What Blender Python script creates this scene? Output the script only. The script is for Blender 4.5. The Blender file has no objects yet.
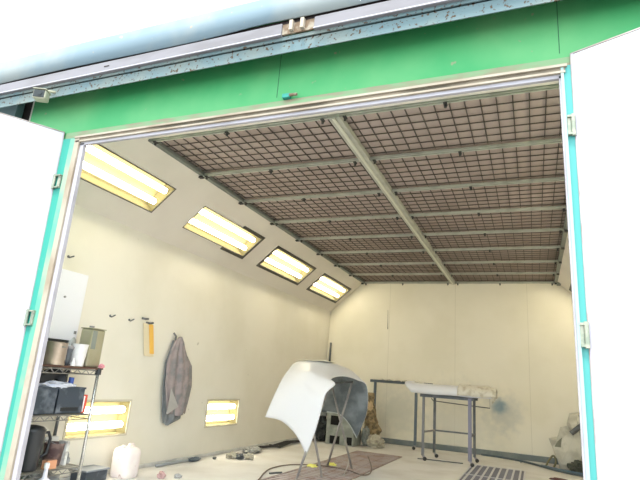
import bpy, bmesh, math, random
from mathutils import Vector, Matrix
random.seed(7)
SC = bpy.context.scene
COL = SC.collection
PI = math.pi
# ------------------------------------------------------------------ setting sizes
XW, ZF, HC, D, W, S = 2.317, 2.251, 2.819, 6.097, 1.68, 0.7621
YF = -0.65

# ------------------------------------------------------------------ materials
MATS = {}
def mat(name, col, rough=0.6, metal=0.0, spec=0.4, col2=None, scale=4.0, lo=0.45, hi=0.65, stretch=(1, 1, 1),
        emit=None, estr=0.0, bump=0.0, bscale=60.0, spots=None):
    """principled material; col2 = stains placed by noise; spots = (colour, scale, threshold) small rust or dirt marks"""
    if name in MATS: return MATS[name]
    m = bpy.data.materials.new(name); m.use_nodes = True
    nt = m.node_tree; N = nt.nodes; L = nt.links
    b = N['Principled BSDF']
    b.inputs['Base Color'].default_value = (*col, 1)
    b.inputs['Roughness'].default_value = rough
    b.inputs['Metallic'].default_value = metal
    b.inputs['Specular IOR Level'].default_value = spec
    tc = N.new('ShaderNodeTexCoord')
    out = None
    def noise(sc, detail=5, st=(1, 1, 1)):
        mp = N.new('ShaderNodeMapping'); mp.inputs['Scale'].default_value = st
        L.new(tc.outputs['Object'], mp.inputs['Vector'])
        n = N.new('ShaderNodeTexNoise'); n.inputs['Scale'].default_value = sc; n.inputs['Detail'].default_value = detail
        L.new(mp.outputs['Vector'], n.inputs['Vector']); return n
    def ramp(n, a, c):
        r = N.new('ShaderNodeMapRange'); r.inputs['From Min'].default_value = a; r.inputs['From Max'].default_value = c
        L.new(n.outputs['Fac'], r.inputs['Value']); return r
    def mix(prev, fac, c2):
        x = N.new('ShaderNodeMix'); x.data_type = 'RGBA'
        if prev is None: x.inputs['A'].default_value = (*col, 1)
        else: L.new(prev, x.inputs['A'])
        x.inputs['B'].default_value = (*c2, 1)
        L.new(fac, x.inputs['Factor']); return x.outputs['Result']
    if col2: out = mix(out, ramp(noise(scale, 5, stretch), lo, hi).outputs['Result'], col2)
    if spots: out = mix(out, ramp(noise(spots[1], 3), spots[2], spots[2] + 0.06).outputs['Result'], spots[0])
    if out: L.new(out, b.inputs['Base Color'])
    if bump:
        bp = N.new('ShaderNodeBump'); bp.inputs['Strength'].default_value = bump; bp.inputs['Distance'].default_value = 0.01
        L.new(noise(bscale, 4).outputs['Fac'], bp.inputs['Height']); L.new(bp.outputs['Normal'], b.inputs['Normal'])
    if emit:
        b.inputs['Emission Color'].default_value = (*emit, 1); b.inputs['Emission Strength'].default_value = estr
    MATS[name] = m
    return m

cream = mat('cream_wall_paint', (0.82, 0.78, 0.68), 0.55, col2=(0.77, 0.73, 0.62), scale=1.3, spots=((0.52, 0.48, 0.40), 9, 0.73))
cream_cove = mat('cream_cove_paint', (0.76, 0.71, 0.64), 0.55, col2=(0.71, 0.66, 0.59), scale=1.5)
concrete = mat('concrete_floor', (0.68, 0.665, 0.65), 0.75, col2=(0.57, 0.545, 0.515), scale=2.2, lo=0.42, hi=0.7, spots=((0.62, 0.61, 0.60), 6, 0.68), bump=0.15)
yard = mat('yard_concrete', (0.20, 0.195, 0.18), 0.8, col2=(0.16, 0.155, 0.15), scale=1.5)
green = mat('green_painted_sheet', (0.048, 0.285, 0.10), 0.5, spec=0.2, col2=(0.115, 0.34, 0.135), scale=1.6, lo=0.4, hi=0.7, spots=((0.22, 0.24, 0.14), 16, 0.71))
teal = mat('teal_painted_frame', (0.030, 0.27, 0.21), 0.4, spec=0.3, spots=((0.22, 0.34, 0.28), 14, 0.70))
weather = mat('weathered_green_lip', (0.17, 0.28, 0.14), 0.6, col2=(0.22, 0.19, 0.12), scale=5, lo=0.42, hi=0.62, stretch=(1, 1, 4))
rusty = mat('beige_rusty_trim', (0.36, 0.31, 0.24), 0.6, col2=(0.22, 0.16, 0.10), scale=3, lo=0.45, hi=0.75)
whitejamb = mat('white_jamb', (0.40, 0.38, 0.41), 0.5, col2=(0.33, 0.31, 0.33), scale=4)
leafwhite = mat('white_door_leaf', (0.52, 0.52, 0.53), 0.5, col2=(0.49, 0.49, 0.50), scale=2)
leafedge = mat('leaf_edge', (0.36, 0.31, 0.29), 0.5, col2=(0.26, 0.20, 0.17), scale=9)
hingem = mat('pale_hinge_metal', (0.22, 0.25, 0.19), 0.45, 0.3, col2=(0.34, 0.34, 0.26), scale=30)
fascia = mat('white_fascia_sheet', (0.46, 0.455, 0.43), 0.6, col2=(0.42, 0.425, 0.42), scale=2.5, stretch=(3, 1, .4))
blueband = mat('light_blue_sheet', (0.15, 0.205, 0.235), 0.6, spec=.15, col2=(0.22, 0.245, 0.24), scale=2.2, stretch=(1, 1, 1), spots=((0.30, 0.25, 0.19), 18, 0.68))
greyrail = mat('grey_rail', (0.20, 0.19, 0.20), 0.6, 0.0, spec=.15, col2=(0.17, 0.16, 0.165), scale=3, stretch=(1, 1, 4))
rustblue = mat('rust_speckled_blue_steel', (0.115, 0.17, 0.18), 0.6, spec=.15, col2=(0.16, 0.19, 0.175), scale=4, spots=((0.07, 0.045, 0.025), 46, 0.585))
rust = mat('bare_rust', (0.15, 0.10, 0.06), 0.8, col2=(0.28, 0.24, 0.18), scale=25)
seamm = mat('dark_green_joint', (.02, .10, .045), .7)
darkvoid = mat('dark_brown_fill', (0.03, 0.022, 0.02), 0.9)
paleteal = mat('pale_teal_sheet', (0.16, 0.26, 0.26), 0.6)
filt = mat('brown_filter_fleece', (0.42, 0.345, 0.31), 0.95, spec=0.1, col2=(0.37, 0.30, 0.265), scale=1.6, bump=0.3, bscale=40)
wirem = mat('dark_mesh_wire', (0.09, 0.075, 0.065), 0.6, 0.2)
galv = mat('galvanised_steel', (0.46, 0.46, 0.40), 0.5, 0.15, col2=(0.37, 0.37, 0.32), scale=6)
galvd = mat('dull_steel_edge', (0.22, 0.24, 0.22), 0.5, 0.4)
clipm = mat('dark_clip', (0.05, 0.05, 0.05), 0.6)
lframe = mat('black_light_frame', (0.07, 0.065, 0.055), 0.5)
lframe_pale = mat('cream_light_frame', (0.62, 0.57, 0.45), 0.5)
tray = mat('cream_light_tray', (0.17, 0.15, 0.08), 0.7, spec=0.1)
tube_m = mat('lit_tube', (1, 1, 0.9), emit=(1.0, 0.92, 0.70), estr=13.5)
kerbm = mat('grey_kerb', (0.16, 0.19, 0.20), 0.7, col2=(0.25, 0.27, 0.26), scale=5)
sealm = mat('pale_seal', (0.62, 0.61, 0.58), 0.6, col2=(0.45, 0.44, 0.42), scale=6)
panel_white = mat('white_car_paint', (0.72, 0.72, 0.745), 0.35, spec=0.4)
panel_inner = mat('grey_primer_underside', (0.11, 0.13, 0.145), 0.6, col2=(0.22, 0.25, 0.27), scale=6, lo=.4, hi=.65)
steel_grey = mat('grey_steel_tube', (0.30, 0.29, 0.30), 0.45, 0.4, col2=(0.40, 0.38, 0.36), scale=9)
steel_dark = mat('dark_steel_tube', (0.10, 0.11, 0.115), 0.5, 0.4, col2=(0.17, 0.17, 0.18), scale=8)
slate = mat('slate_blue_steel', (0.11, 0.14, 0.17), 0.5, 0.3)
violet_steel = mat('grey_violet_steel', (0.21, 0.20, 0.26), 0.5, 0.3)
rubber = mat('black_rubber', (0.03, 0.03, 0.03), 0.7)
chrome = mat('chrome_post', (0.62, 0.62, 0.60), 0.25, 0.8)
wirerack = mat('rack_wire', (0.30, 0.29, 0.27), 0.35, 0.7)
boardm = mat('dark_brown_shelf_board', (0.10, 0.05, 0.035), 0.6, col2=(0.16, 0.09, 0.06), scale=8)
copper = mat('dull_copper_pot', (0.42, 0.34, 0.27), 0.35, 0.6, col2=(0.55, 0.45, 0.36), scale=9)
cupgrey = mat('dark_grey_plastic', (0.10, 0.11, 0.12), 0.4)
whitep = mat('white_plastic', (0.84, 0.83, 0.82), 0.4, col2=(0.74, 0.72, 0.70), scale=12)
tinm = mat('olive_tin', (0.44, 0.41, 0.28), 0.32, 0.5, col2=(0.52, 0.49, 0.36), scale=5)
tinshade = mat('grey_green_tin_label', (0.24, 0.26, 0.22), 0.5)
crate = mat('grey_blue_crate', (0.05, 0.063, 0.082), 0.4, col2=(0.16, 0.18, 0.21), scale=14, lo=.5, hi=.7)
bluep = mat('blue_plastic', (0.06, 0.12, 0.42), 0.4)
redm = mat('red_card', (0.72, 0.10, 0.06), 0.5)
pinkm = mat('pink_cloth', (0.70, 0.30, 0.34), 0.8)
blackp = mat('black_plastic', (0.025, 0.027, 0.03), 0.35)
brownpot = mat('dark_brown_bucket', (0.085, 0.05, 0.05), 0.5, col2=(0.22, 0.15, 0.13), scale=16)
terra = mat('terracotta_box', (0.66, 0.32, 0.18), 0.7)
dustgrey = mat('dusty_grey_cloth', (0.26, 0.265, 0.26), 0.9, col2=(0.46, 0.46, 0.44), scale=15)
card = mat('white_card', (0.74, 0.73, 0.68), 0.8, col2=(0.40, 0.37, 0.33), scale=14, lo=.52, hi=.62)
canm = mat('pale_pink_plastic', (0.84, 0.75, 0.74), 0.45, col2=(0.88, 0.83, 0.80), scale=9, spots=((0.55, 0.42, 0.40), 26, .66))
garm = mat('mauve_grey_cloth', (0.37, 0.31, 0.31), 0.95, spec=.1, col2=(0.235, 0.23, 0.235), scale=11, lo=.42, hi=.62)
garm2 = mat('slate_grey_cloth', (0.19, 0.205, 0.215), 0.95, spec=.1, col2=(0.27, 0.27, 0.275), scale=9)
garm3 = mat('pale_grey_cloth', (0.42, 0.40, 0.38), 0.95, spec=.1)
yellowm = mat('orange_yellow_plastic', (0.86, 0.50, 0.10), 0.5)
creamp = mat('cream_plastic', (0.76, 0.66, 0.46), 0.5)
boxgrey = mat('grey_green_metal', (0.25, 0.275, 0.25), 0.6, col2=(0.38, 0.40, 0.37), scale=9)
blackv = mat('black_opening', (0.008, 0.008, 0.009), 0.8)
bagm = mat('crumpled_grey_plastic', (0.22, 0.245, 0.23), 0.5, col2=(0.45, 0.46, 0.42), scale=9)
paperm = mat('brown_masking_paper', (0.36, 0.27, 0.15), 0.85, col2=(0.16, 0.125, 0.08), scale=13, lo=.45, hi=.6)
paperl = mat('crumpled_grey_beige_paper', (0.52, 0.49, 0.40), 0.9, col2=(0.34, 0.31, 0.25), scale=8)
sheetm = mat('milky_masking_film', (0.60, 0.58, 0.50), 0.35, col2=(0.44, 0.42, 0.35), scale=7)
film = mat('beige_masking_film', (0.68, 0.64, 0.54), 0.3, spec=.5, col2=(0.50, 0.44, 0.33), scale=16, lo=.5, hi=.65)
hosem = mat('slate_blue_hose', (0.08, 0.11, 0.13), 0.5)
cablem = mat('brown_grey_cable', (0.17, 0.13, 0.11), 0.6)
gr_red = mat('rusty_grate_bar', (0.36, 0.30, 0.29), 0.6, 0.2, col2=(0.30, 0.20, 0.17), scale=5)
gr_grey = mat('pale_grate_bar', (0.60, 0.59, 0.62), 0.45, 0.3)
gr_dark = mat('grate_pit', (0.20, 0.20, 0.25), 0.9)
yel = mat('yellow_tape', (0.80, 0.78, 0.20), 0.6)
lens_m = mat('dark_lens', (0.015, 0.02, 0.02), 0.1)
cch = mat('cream_camera_shell', (0.34, 0.33, 0.24), 0.4)

def wall_back_material():
    m = mat('cream_back_wall', (0.85, 0.80, 0.67), 0.5, col2=(0.80, 0.75, 0.61), scale=1.2)
    N = m.node_tree.nodes; L = m.node_tree.links; b = N['Principled BSDF']
    prev = b.inputs['Base Color'].links[0].from_socket
    geo = N.new('ShaderNodeNewGeometry'); sep = N.new('ShaderNodeSeparateXYZ'); L.new(geo.outputs['Position'], sep.inputs[0])
    def math_(op, a, c=None):
        n = N.new('ShaderNodeMath'); n.operation = op
        for i, v in enumerate((a, c)):
            if v is None: continue
            if isinstance(v, (int, float)): n.inputs[i].default_value = v
            else: L.new(v, n.inputs[i])
        return n.outputs[0]
    def mix(a, f, c):
        x = N.new('ShaderNodeMix'); x.data_type = 'RGBA'; L.new(a, x.inputs['A']); x.inputs['B'].default_value = (*c, 1); L.new(f, x.inputs['Factor']); return x.outputs['Result']
    # panel joints every 1.18 m
    fr = math_('FRACT', math_('DIVIDE', math_('ADD', sep.outputs['X'], 10.62 - 0.03 - 0.003), 1.18))
    prev = mix(prev, math_('MULTIPLY', math_('LESS_THAN', fr, 0.006), 0.35), (0.42, 0.38, 0.28))
    # soft blue overspray patch and its grey halo
    nz = N.new('ShaderNodeTexNoise'); nz.inputs['Scale'].default_value = 9
    L.new(geo.outputs['Position'], nz.inputs['Vector'])
    def spot(prev, x, z, r, c, k):
        dx = math_('SUBTRACT', sep.outputs['X'], x); dz = math_('SUBTRACT', sep.outputs['Z'], z)
        dist = math_('SQRT', math_('ADD', math_('MULTIPLY', dx, dx), math_('MULTIPLY', dz, dz)))
        dist = math_('ADD', dist, math_('MULTIPLY', math_('SUBTRACT', nz.outputs['Fac'], 0.5), r * 0.8))
        mr = N.new('ShaderNodeMapRange'); mr.interpolation_type = 'SMOOTHSTEP'
        L.new(dist, mr.inputs['Value']); mr.inputs['From Min'].default_value = r; mr.inputs['From Max'].default_value = r * 0.15
        mr.inputs['To Min'].default_value = 0; mr.inputs['To Max'].default_value = k
        return mix(prev, mr.outputs['Result'], c)
    prev = spot(prev, 0.80, 0.66, 0.42, (0.42, 0.45, 0.44), 0.55)
    prev = spot(prev, 0.75, 0.76, 0.17, (0.13, 0.24, 0.33), 0.85)
    prev = spot(prev, 0.10, 0.45, 0.9, (0.58, 0.58, 0.52), 0.5)
    prev = spot(prev, -0.9, 0.55, 0.55, (0.50, 0.51, 0.45), 0.5)
    L.new(prev, b.inputs['Base Color'])
    return m
backm = wall_back_material()

# ------------------------------------------------------------------ mesh helpers
class MB:
    def __init__(s): s.bm = bmesh.new()
    def box(s, a, b, M=None):
        vs = [s.bm.verts.new((x, y, z)) for x in (a[0], b[0]) for y in (a[1], b[1]) for z in (a[2], b[2])]
        if M: 
            for v in vs: v.co = M @ v.co
        for f in ((0, 1, 3, 2), (4, 6, 7, 5), (0, 4, 5, 1), (2, 3, 7, 6), (0, 2, 6, 4), (1, 5, 7, 3)):
            s.bm.faces.new([vs[i] for i in f])
        return s
    def bar(s, p, q, w, h=None, up=(0, 0, 1)):
        """rectangular bar from p to q"""
        h = h or w; p = Vector(p); q = Vector(q); d = (q - p); L = d.length; d.normalize()
        u = Vector(up)
        if abs(d.dot(u)) > .98: u = Vector((0, 1, 0))
        x = d.cross(u).normalized(); z = x.cross(d)
        M = Matrix((x, d, z)).transposed().to_4x4(); M.translation = p
        return s.box((-w / 2, 0, -h / 2), (w / 2, L, h / 2), M)
    def tube(s, pts, r, n=8, cap=True):
        pts = [Vector(p) for p in pts]; rings = []
        rs = r if isinstance(r, (list, tuple)) else [r] * len(pts)
        prevx = None
        for i, p in enumerate(pts):
            d = (pts[min(i + 1, len(pts) - 1)] - pts[max(i - 1, 0)]).normalized()
            if prevx is None:
                a = Vector((0, 0, 1)) if abs(d.z) < .9 else Vector((1, 0, 0)); x = d.cross(a).normalized()
            else:
                x = (prevx - d * prevx.dot(d)).normalized()
            prevx = x; y = d.cross(x)
            rings.append([s.bm.verts.new(p + (x * math.cos(2 * PI * k / n) + y * math.sin(2 * PI * k / n)) * rs[i]) for k in range(n)])
        for a, b in zip(rings, rings[1:]):
            for k in range(n): s.bm.faces.new((a[k], a[(k + 1) % n], b[(k + 1) % n], b[k]))
        if cap:
            s.bm.faces.new(rings[0][::-1]); s.bm.faces.new(rings[-1])
        return s
    def lathe(s, c, prof, n=20, cap=True, sq=1.0, rot=0):
        """profile of (r,z) about a vertical axis through c; sq>1 squares the section"""
        rings = []
        for r, z in prof:
            ring = []
            for k in range(n):
                a = 2 * PI * k / n + PI / n; ca, sa = math.cos(a), math.sin(a)
                e = 1 / sq; x = math.copysign(abs(ca) ** e, ca) * r; y = math.copysign(abs(sa) ** e, sa) * r
                x, y = x * math.cos(rot) - y * math.sin(rot), x * math.sin(rot) + y * math.cos(rot)
                ring.append(s.bm.verts.new((c[0] + x, c[1] + y, c[2] + z)))
            rings.append(ring)
        for a, b in zip(rings, rings[1:]):
            for k in range(n): s.bm.faces.new((a[k], a[(k + 1) % n], b[(k + 1) % n], b[k]))
        if cap: s.bm.faces.new(rings[0][::-1]); s.bm.faces.new(rings[-1])
        return s
    def grid(s, P):
        V = [[s.bm.verts.new(p) for p in row] for row in P]
        for i in range(len(P) - 1):
            for j in range(len(P[0]) - 1):
                s.bm.faces.new((V[i][j], V[i + 1][j], V[i + 1][j + 1], V[i][j + 1]))
        return s
    def blob(s, c, r, seed=0, amp=.25, fr=3.0, n=18, flat=0.0):
        """crumpled closed lump, flattened underneath"""
        from mathutils import noise
        rings = []
        o = Vector((seed * 7.3, seed * 3.1, seed * 1.7))
        for i in range(n + 1):
            th = PI * i / n; row = []
            for k in range(2 * n):
                ph = PI * k / n
                d = Vector((math.sin(th) * math.cos(ph), math.sin(th) * math.sin(ph), math.cos(th)))
                f = 1 + amp * (noise.noise(d * fr + o) * 1.2 + .6 * abs(noise.noise(d * fr * 2.3 + o)) + .3 * noise.noise(d * fr * 5 + o))
                p = Vector((d.x * r[0] * f, d.y * r[1] * f, d.z * r[2] * f))
                if p.z < -r[2] * (1 - flat): p.z = -r[2] * (1 - flat)
                row.append(Vector(c) + p)
            rings.append(row)
        top = s.bm.verts.new(rings[0][0]); bot = s.bm.verts.new(rings[-1][0])
        R = [[s.bm.verts.new(p) for p in row] for row in rings[1:-1]]
        m = 2 * n
        for k in range(m):
            s.bm.faces.new((top, R[0][k], R[0][(k + 1) % m])); s.bm.faces.new((bot, R[-1][(k + 1) % m], R[-1][k]))
            for a, b in zip(R, R[1:]): s.bm.faces.new((a[k], b[k], b[(k + 1) % m], a[(k + 1) % m]))
        return s
    def build(s, name, m, parent=None, smooth=False, bevel=0, solid=0, sub=0, mats=None, off=0, loc=None):
        bmesh.ops.remove_doubles(s.bm, verts=s.bm.verts, dist=1e-6)
        bmesh.ops.recalc_face_normals(s.bm, faces=s.bm.faces)
        me = bpy.data.meshes.new(name); 
        origin = Vector((0, 0, 0))
        if parent is None and loc is not None: origin = Vector(loc)
        if parent is not None: origin = parent.location.copy() if parent.type == 'EMPTY' and parent.parent is None else (parent.matrix_world.translation if False else WORLD[parent.name])
        if origin.length: bmesh.ops.translate(s.bm, verts=s.bm.verts, vec=-origin)
        s.bm.to_mesh(me); s.bm.free()
        me.materials.append(m)
        for x in (mats or []): me.materials.append(x)
        if smooth:
            for f in me.polygons: f.use_smooth = True
        o = bpy.data.objects.new(name, me); COL.objects.link(o)
        if parent is None: o.location = origin
        else: o.parent = parent
        WORLD[o.name] = origin.copy()
        if sub: k = o.modifiers.new('s', 'SUBSURF'); k.levels = sub; k.render_levels = sub
        if solid:
            k = o.modifiers.new('t', 'SOLIDIFY'); k.thickness = solid; k.offset = off
            if mats: k.material_offset = 1; k.material_offset_rim = 0
        if bevel:
            k = o.modifiers.new('b', 'BEVEL'); k.width = bevel; k.segments = 2; k.limit_method = 'ANGLE'
        return o
WORLD = {}
def tag(o, label, cat, group=None, kind=None):
    o['label'] = label; o['category'] = cat
    if group: o['group'] = group
    if kind: o['kind'] = kind
    return o
def thing(name, loc, label, cat, group=None):
    o = bpy.data.objects.new(name, None); COL.objects.link(o); o.location = loc; o.empty_display_size = .05
    WORLD[o.name] = Vector(loc)
    return tag(o, label, cat, group)
def struct(o): o['kind'] = 'structure'; return o
def box(a, b): return MB().box(a, b)

# ------------------------------------------------------------------ room shell
struct(box((-XW - .1, YF + .08, -.12), (XW + .1, D + .1, 0)).build('floor', concrete))
struct(box((-14, -16, -.14), (14, YF + .08, -.02)).build('ground', yard))
struct(box((-XW - .1, D, 0), (XW + .1, D + .1, 3.0)).build('wall_back', backm))
struct(box((XW, YF + .08, 0), (XW + .1, D, ZF)).build('wall_right', cream))
# left wall with cut-outs for the two low lamps
LOWS = [(0.30, 1.00), (2.32, 3.02)]; LZ = (0.335, 0.625)
m = MB(); yy = [YF + .08] + [v for a in LOWS for v in a] + [D]
for i, (a, b) in enumerate(zip(yy, yy[1:])):
    if i % 2 == 0: m.box((-XW - .1, a, 0), (-XW, b, ZF))
    else: m.box((-XW - .1, a, 0), (-XW, b, LZ[0])); m.box((-XW - .1, a, LZ[1]), (-XW, b, ZF))
struct(m.build('wall_left', cream))
# sloped coves with cut-outs for the lamps
CL = math.hypot(XW - W, HC - ZF)
LAMPS = [(-0.52, 0.64), (1.15, 2.40), (2.86, 4.13), (4.57, 5.87)]; LS = (0.25, 0.58)
def cove_matrix(side):
    d = Vector((side * -1 * (XW - W), 0, HC - ZF)).normalized()      # up the slope
    y = Vector((0, 1, 0)); n = y.cross(d) if side < 0 else d.cross(y)  # into the room
    if n.z > 0: n = -n
    M = Matrix((d, y, n)).transposed().to_4x4(); M.translation = Vector((side * XW, 0, ZF)); return M
def cove(side, name):
    M = cove_matrix(side); m = MB()
    ys = [YF + .08] + [v for a in LAMPS for v in a] + [D]
    for i, (a, b) in enumerate(zip(ys, ys[1:])):
        if i % 2 == 0: m.box((0, a, -.02), (CL, b, 0), M)
        else: m.box((0, a, -.02), (LS[0], b, 0), M); m.box((LS[1], a, -.02), (CL, b, 0), M)
    return struct(m.build(name, cream_cove))
cove(-1, 'ceiling_cove_left'); cove(1, 'ceiling_cove_right')
struct(box((-W - .02, 0.0, HC + .03), (W + .02, D, HC + .07)).build('ceiling', filt))
struct(box((-W - .02, YF + .08, HC), (W + .02, -.02, HC + .07)).build('ceiling_front', cream_cove))
struct(box((-XW - .1, YF + .08, 3.25), (XW + .1, D + .1, 3.3)).build('roof', cream_cove))
struct(box((-XW - .12, YF + .08, ZF), (-XW - .1, D + .1, 3.3)).build('wall_left_outer', cream_cove))
struct(box((XW + .1, YF + .08, 0), (XW + .12, D + .1, 3.3)).build('wall_right_outer', cream_cove))
struct(box((-XW - .12, D + .1, 0), (XW + .12, D + .14, 3.3)).build('wall_back_outer', cream_cove))
# kerb at the foot of the back wall, seal strip along the left wall
struct(box((-XW, D - .05, 0), (XW, D, .085)).build('baseboard_back', kerbm, bevel=.008))
struct(box((-XW, YF + .1, 0), (-XW + .025, D - .05, .035)).build('baseboard_left', sealm, bevel=.006))
struct(box((-XW, D - .02, 2.2), (-XW + .02, D, ZF)).build('trim_1', cream))

# ------------------------------------------------------------------ front wall, opening and door leaves
XL0, XR0, ZT = -1.72, 1.475, 2.52
KL, KR = -.040, .004            # lean of the two jambs, as built
m = MB(); m.box((-2.30, YF, ZT), (3.2, YF + .08, 3.62))
def lean_box(m, a, b, k, z0=2.5):
    before = set(m.bm.verts); m.box(a, b)
    for v in m.bm.verts:
        if v not in before: v.co.x += k * (v.co.z - z0)
lean_box(m, (-1.86, YF, 0), (-1.775, YF + .08, ZT), -.018)
m.box((-2.30, YF, 0), (-1.80, YF + .078, ZT)); lean_box(m, (-1.80, YF, 0), (-1.735, YF + .01, ZT), -.018)
lean_box(m, (XR0, YF, 0), (1.60, YF + .08, ZT), -KR)
m.box((1.56, YF, 0), (3.2, YF + .078, ZT))
struct(m.build('wall_front', green))
# teal posts facing the yard beside the opening
m = MB(); lean_box(m, (-1.90, YF - .012, 0), (XL0 - .045, YF, ZT), KL); struct(m.build('trim_2', teal))
m = MB(); lean_box(m, (XR0 - .018, YF - .012, 0), (1.60, YF, ZT), -KR); struct(m.build('trim_3', mat('teal_frame_bluer_lit', (0.06, 0.29, 0.27), 0.4, spec=0.3)))  # teal post; the bluer daylight on it is put into its colour
# pale weathered strip and beige rusty angle around the opening
KJ = -.018
m = MB(); lean_box(m, (-1.79, YF - .016, 0), (-1.738, YF, ZT - .005), KJ); struct(m.build('trim_21', mat('pale_green_strip', (0.10, 0.34, 0.24), .5, col2=(0.26, 0.34, 0.24), scale=3)))
m = MB(); lean_box(m, (-1.738, YF - .022, 0), (-1.694, YF + .02, 2.515), KJ); struct(m.build('trim_4', rusty))
m = MB(); lean_box(m, (1.447, YF - .020, 0), (1.460, YF + .02, 2.512), -KR); struct(m.build('trim_5', mat('pale_teal_trim', (0.30, 0.42, 0.39), .5, spots=((.3, .27, .2), 14, .66))))
struct(box((-1.74, YF - .028, 2.508), (1.475, YF + .03, 2.522)).build('trim_6', rusty))
struct(box((-1.73, YF - .016, 2.488), (1.467, YF + .03, 2.508)).build('trim_8', mat('olive_rust_recess', (0.26, 0.21, 0.15), .7, col2=(0.09, 0.075, 0.05), scale=2.2, lo=.42, hi=.6, stretch=(1, 1, .3))))
struct(box((-1.73, YF - .022, 2.478), (1.467, YF + .03, 2.489)).build('trim_22', rusty))
struct(box((-1.86, YF - .006, 2.52), (1.50, YF, 2.570)).build('trim_7', weather))
# white inner stop
m = MB(); lean_box(m, (-1.694, YF - .006, 0), (-1.660, YF + .022, 2.470), KJ); struct(m.build('trim_9', whitejamb))
m = MB(); lean_box(m, (1.438, YF - .006, 0), (1.447, YF + .012, 2.470), -KR); struct(m.build('trim_10', whitejamb))
struct(box((-1.70, YF - .006, 2.458), (1.447, YF + .015, 2.478)).build('trim_11', whitejamb))
# joints of the header sheets
struct(box((-.124, YF - .001, 2.60), (-.120, YF, 3.62)).build('trim_12', seamm))
struct(box((1.446, YF - .001, 2.60), (1.450, YF, 3.62)).build('trim_13', seamm))
# near-black sheet painted as the gap's shade, and pale sheet at the far left of the header
struct(box((-2.75, YF + .10, 2.0), (-2.44, YF + .14, 3.62)).build('trim_14', darkvoid))
struct(box((-3.4, YF + .02, 0), (-2.53, YF + .08, 3.62)).build('wall_beside', paleteal))

def leaf(name, hx, hy, ang, width, klean, hz, side):
    """door leaf hinged at (hx, hy), swinging outwards along angle ang (radians in plan)"""
    dirv = Vector((math.cos(ang), math.sin(ang), 0)); nrm = Vector((-dirv.y, dirv.x, 0))
    z0, z1 = .03, 2.575
    M = Matrix((dirv, nrm, Vector((0, 0, 1)))).transposed().to_4x4(); M.translation = Vector((hx, hy, 0))
    def lean(mb, rel=z1):
        for v in mb.bm.verts: v.co.x += klean * (v.co.z - rel)
        return mb
    t = side * .045
    L = lean(MB().box((0, min(0, t), z0), (width, max(0, t), z1), M)).build(name, leafwhite, bevel=.004); struct(L)
    WORLD[L.name] = Vector((0, 0, 0))
    e = MB()
    e.box((-.005, min(0, t) - .002, z0), (.0, max(0, t) + .002, z1 + .005), M); e.box((-.005, min(0, t) - .002, z1), (width, max(0, t) + .002, z1 + .007), M)
    lean(e).build('leaf_edge', leafedge, L)
    f = -.003 if side > 0 else .003
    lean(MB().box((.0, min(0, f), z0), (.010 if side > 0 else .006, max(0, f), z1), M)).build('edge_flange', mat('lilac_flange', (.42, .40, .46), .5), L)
    for z in hz:
        x = klean * (z - z1)
        h = MB()
        c = Vector((hx + x, hy, z))
        sx = 1 if hx < 0 else -1
        h.box((c.x - .012, c.y - .018, z - .055), (c.x + sx * .055, c.y - .004, z - .04)) if False else None
        hw = .068 if hx < 0 else .034
        a, b = sorted((c.x + sx * .002, c.x + sx * hw))
        h.box((a, YF - .034, z - .050), (b, YF - .0125, z - .040)); h.box((a, YF - .034, z + .040), (b, YF - .0125, z + .050))
        h.tube([(c.x + sx * .010, YF - .026, z - .055), (c.x + sx * .010, YF - .026, z + .055)], .010, 10)
        h.box((min(c.x + sx * hw * .6, c.x + sx * hw), YF - .024, z - .04), (max(c.x + sx * hw * .6, c.x + sx * hw), YF - .0125, z + .04))
        h.build('hinge', hingem, L)
    return L
leaf('door_1', -1.876, -.665, math.atan2(-.843, -.538), 1.55, KL, (2.18, 1.21), -1)
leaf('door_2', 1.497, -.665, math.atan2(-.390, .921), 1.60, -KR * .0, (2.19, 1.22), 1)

# little green latch bracket on the header
t = thing('latch_bracket', (-.03, YF, 2.585), 'small green latch bracket on the rusty lip above the opening', 'latch')
box((-.07, YF - .032, 2.572), (-.02, YF, 2.600)).build('bracket_plate', teal, t, bevel=.004)
MB().tube([(-.02, YF - .03, 2.585), (.03, YF - .03, 2.583)], .009).build('bolt', rust, t)

# ------------------------------------------------------------------ canopy in front of the opening
YC = -0.80
CQ = 2.2693 / 2.0693
def cz(z): return .955 + (z - .955) * CQ
def cx(x): return 1.277 + (x - 1.277) * CQ
def cbox(a, b): return box((cx(a[0]), a[1], cz(a[2])), (cx(b[0]), b[1], cz(b[2])))
m = MB(); m.box((-3.3, YC, cz(2.631)), (3.7, YC + .006, cz(2.705))); m.box((-3.3, YC, cz(2.699)), (3.7, YC + .07, cz(2.705)))
struct(m.build('trim_15', rustblue))
struct(cbox((-2.9, YC - .010, 2.705), (3.4, YC + .03, 2.726)).build('trim_16', rustblue))
m = MB()
for a, b in ((-2.9, .08), (.27, 3.4)): m.box((cx(a), YC - .03, cz(2.724)), (cx(b), YC + .03, cz(2.800)))
struct(m.build('trim_17', greyrail, bevel=.004))
m = MB()
for a, b in ((-2.9, .08), (.27, 3.4)): m.box((cx(a), YC - .037, cz(2.724)), (cx(b), YC - .03, cz(2.730)))
struct(m.build('trim_18', whitejamb))
struct(cbox((-2.9, YC - .01, 2.800), (3.4, YC + .03, 2.830)).build('trim_19', darkvoid))
# blue sheet band with a slightly bent lower lip
P = []
for i in range(71):
    x = -2.9 + 6.3 * i / 70
    dz = .004 * math.sin(x * 3.1) + (.012 * math.exp(-((x + .05) / .22) ** 2))
    P.append([(cx(x), YC - .03, cz(2.810 + dz)), (cx(x), YC - .036, cz(2.90)), (cx(x), YC - .036, cz(2.985))])
struct(MB().grid(P).build('trim_20', blueband, smooth=True, solid=.006))
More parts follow.
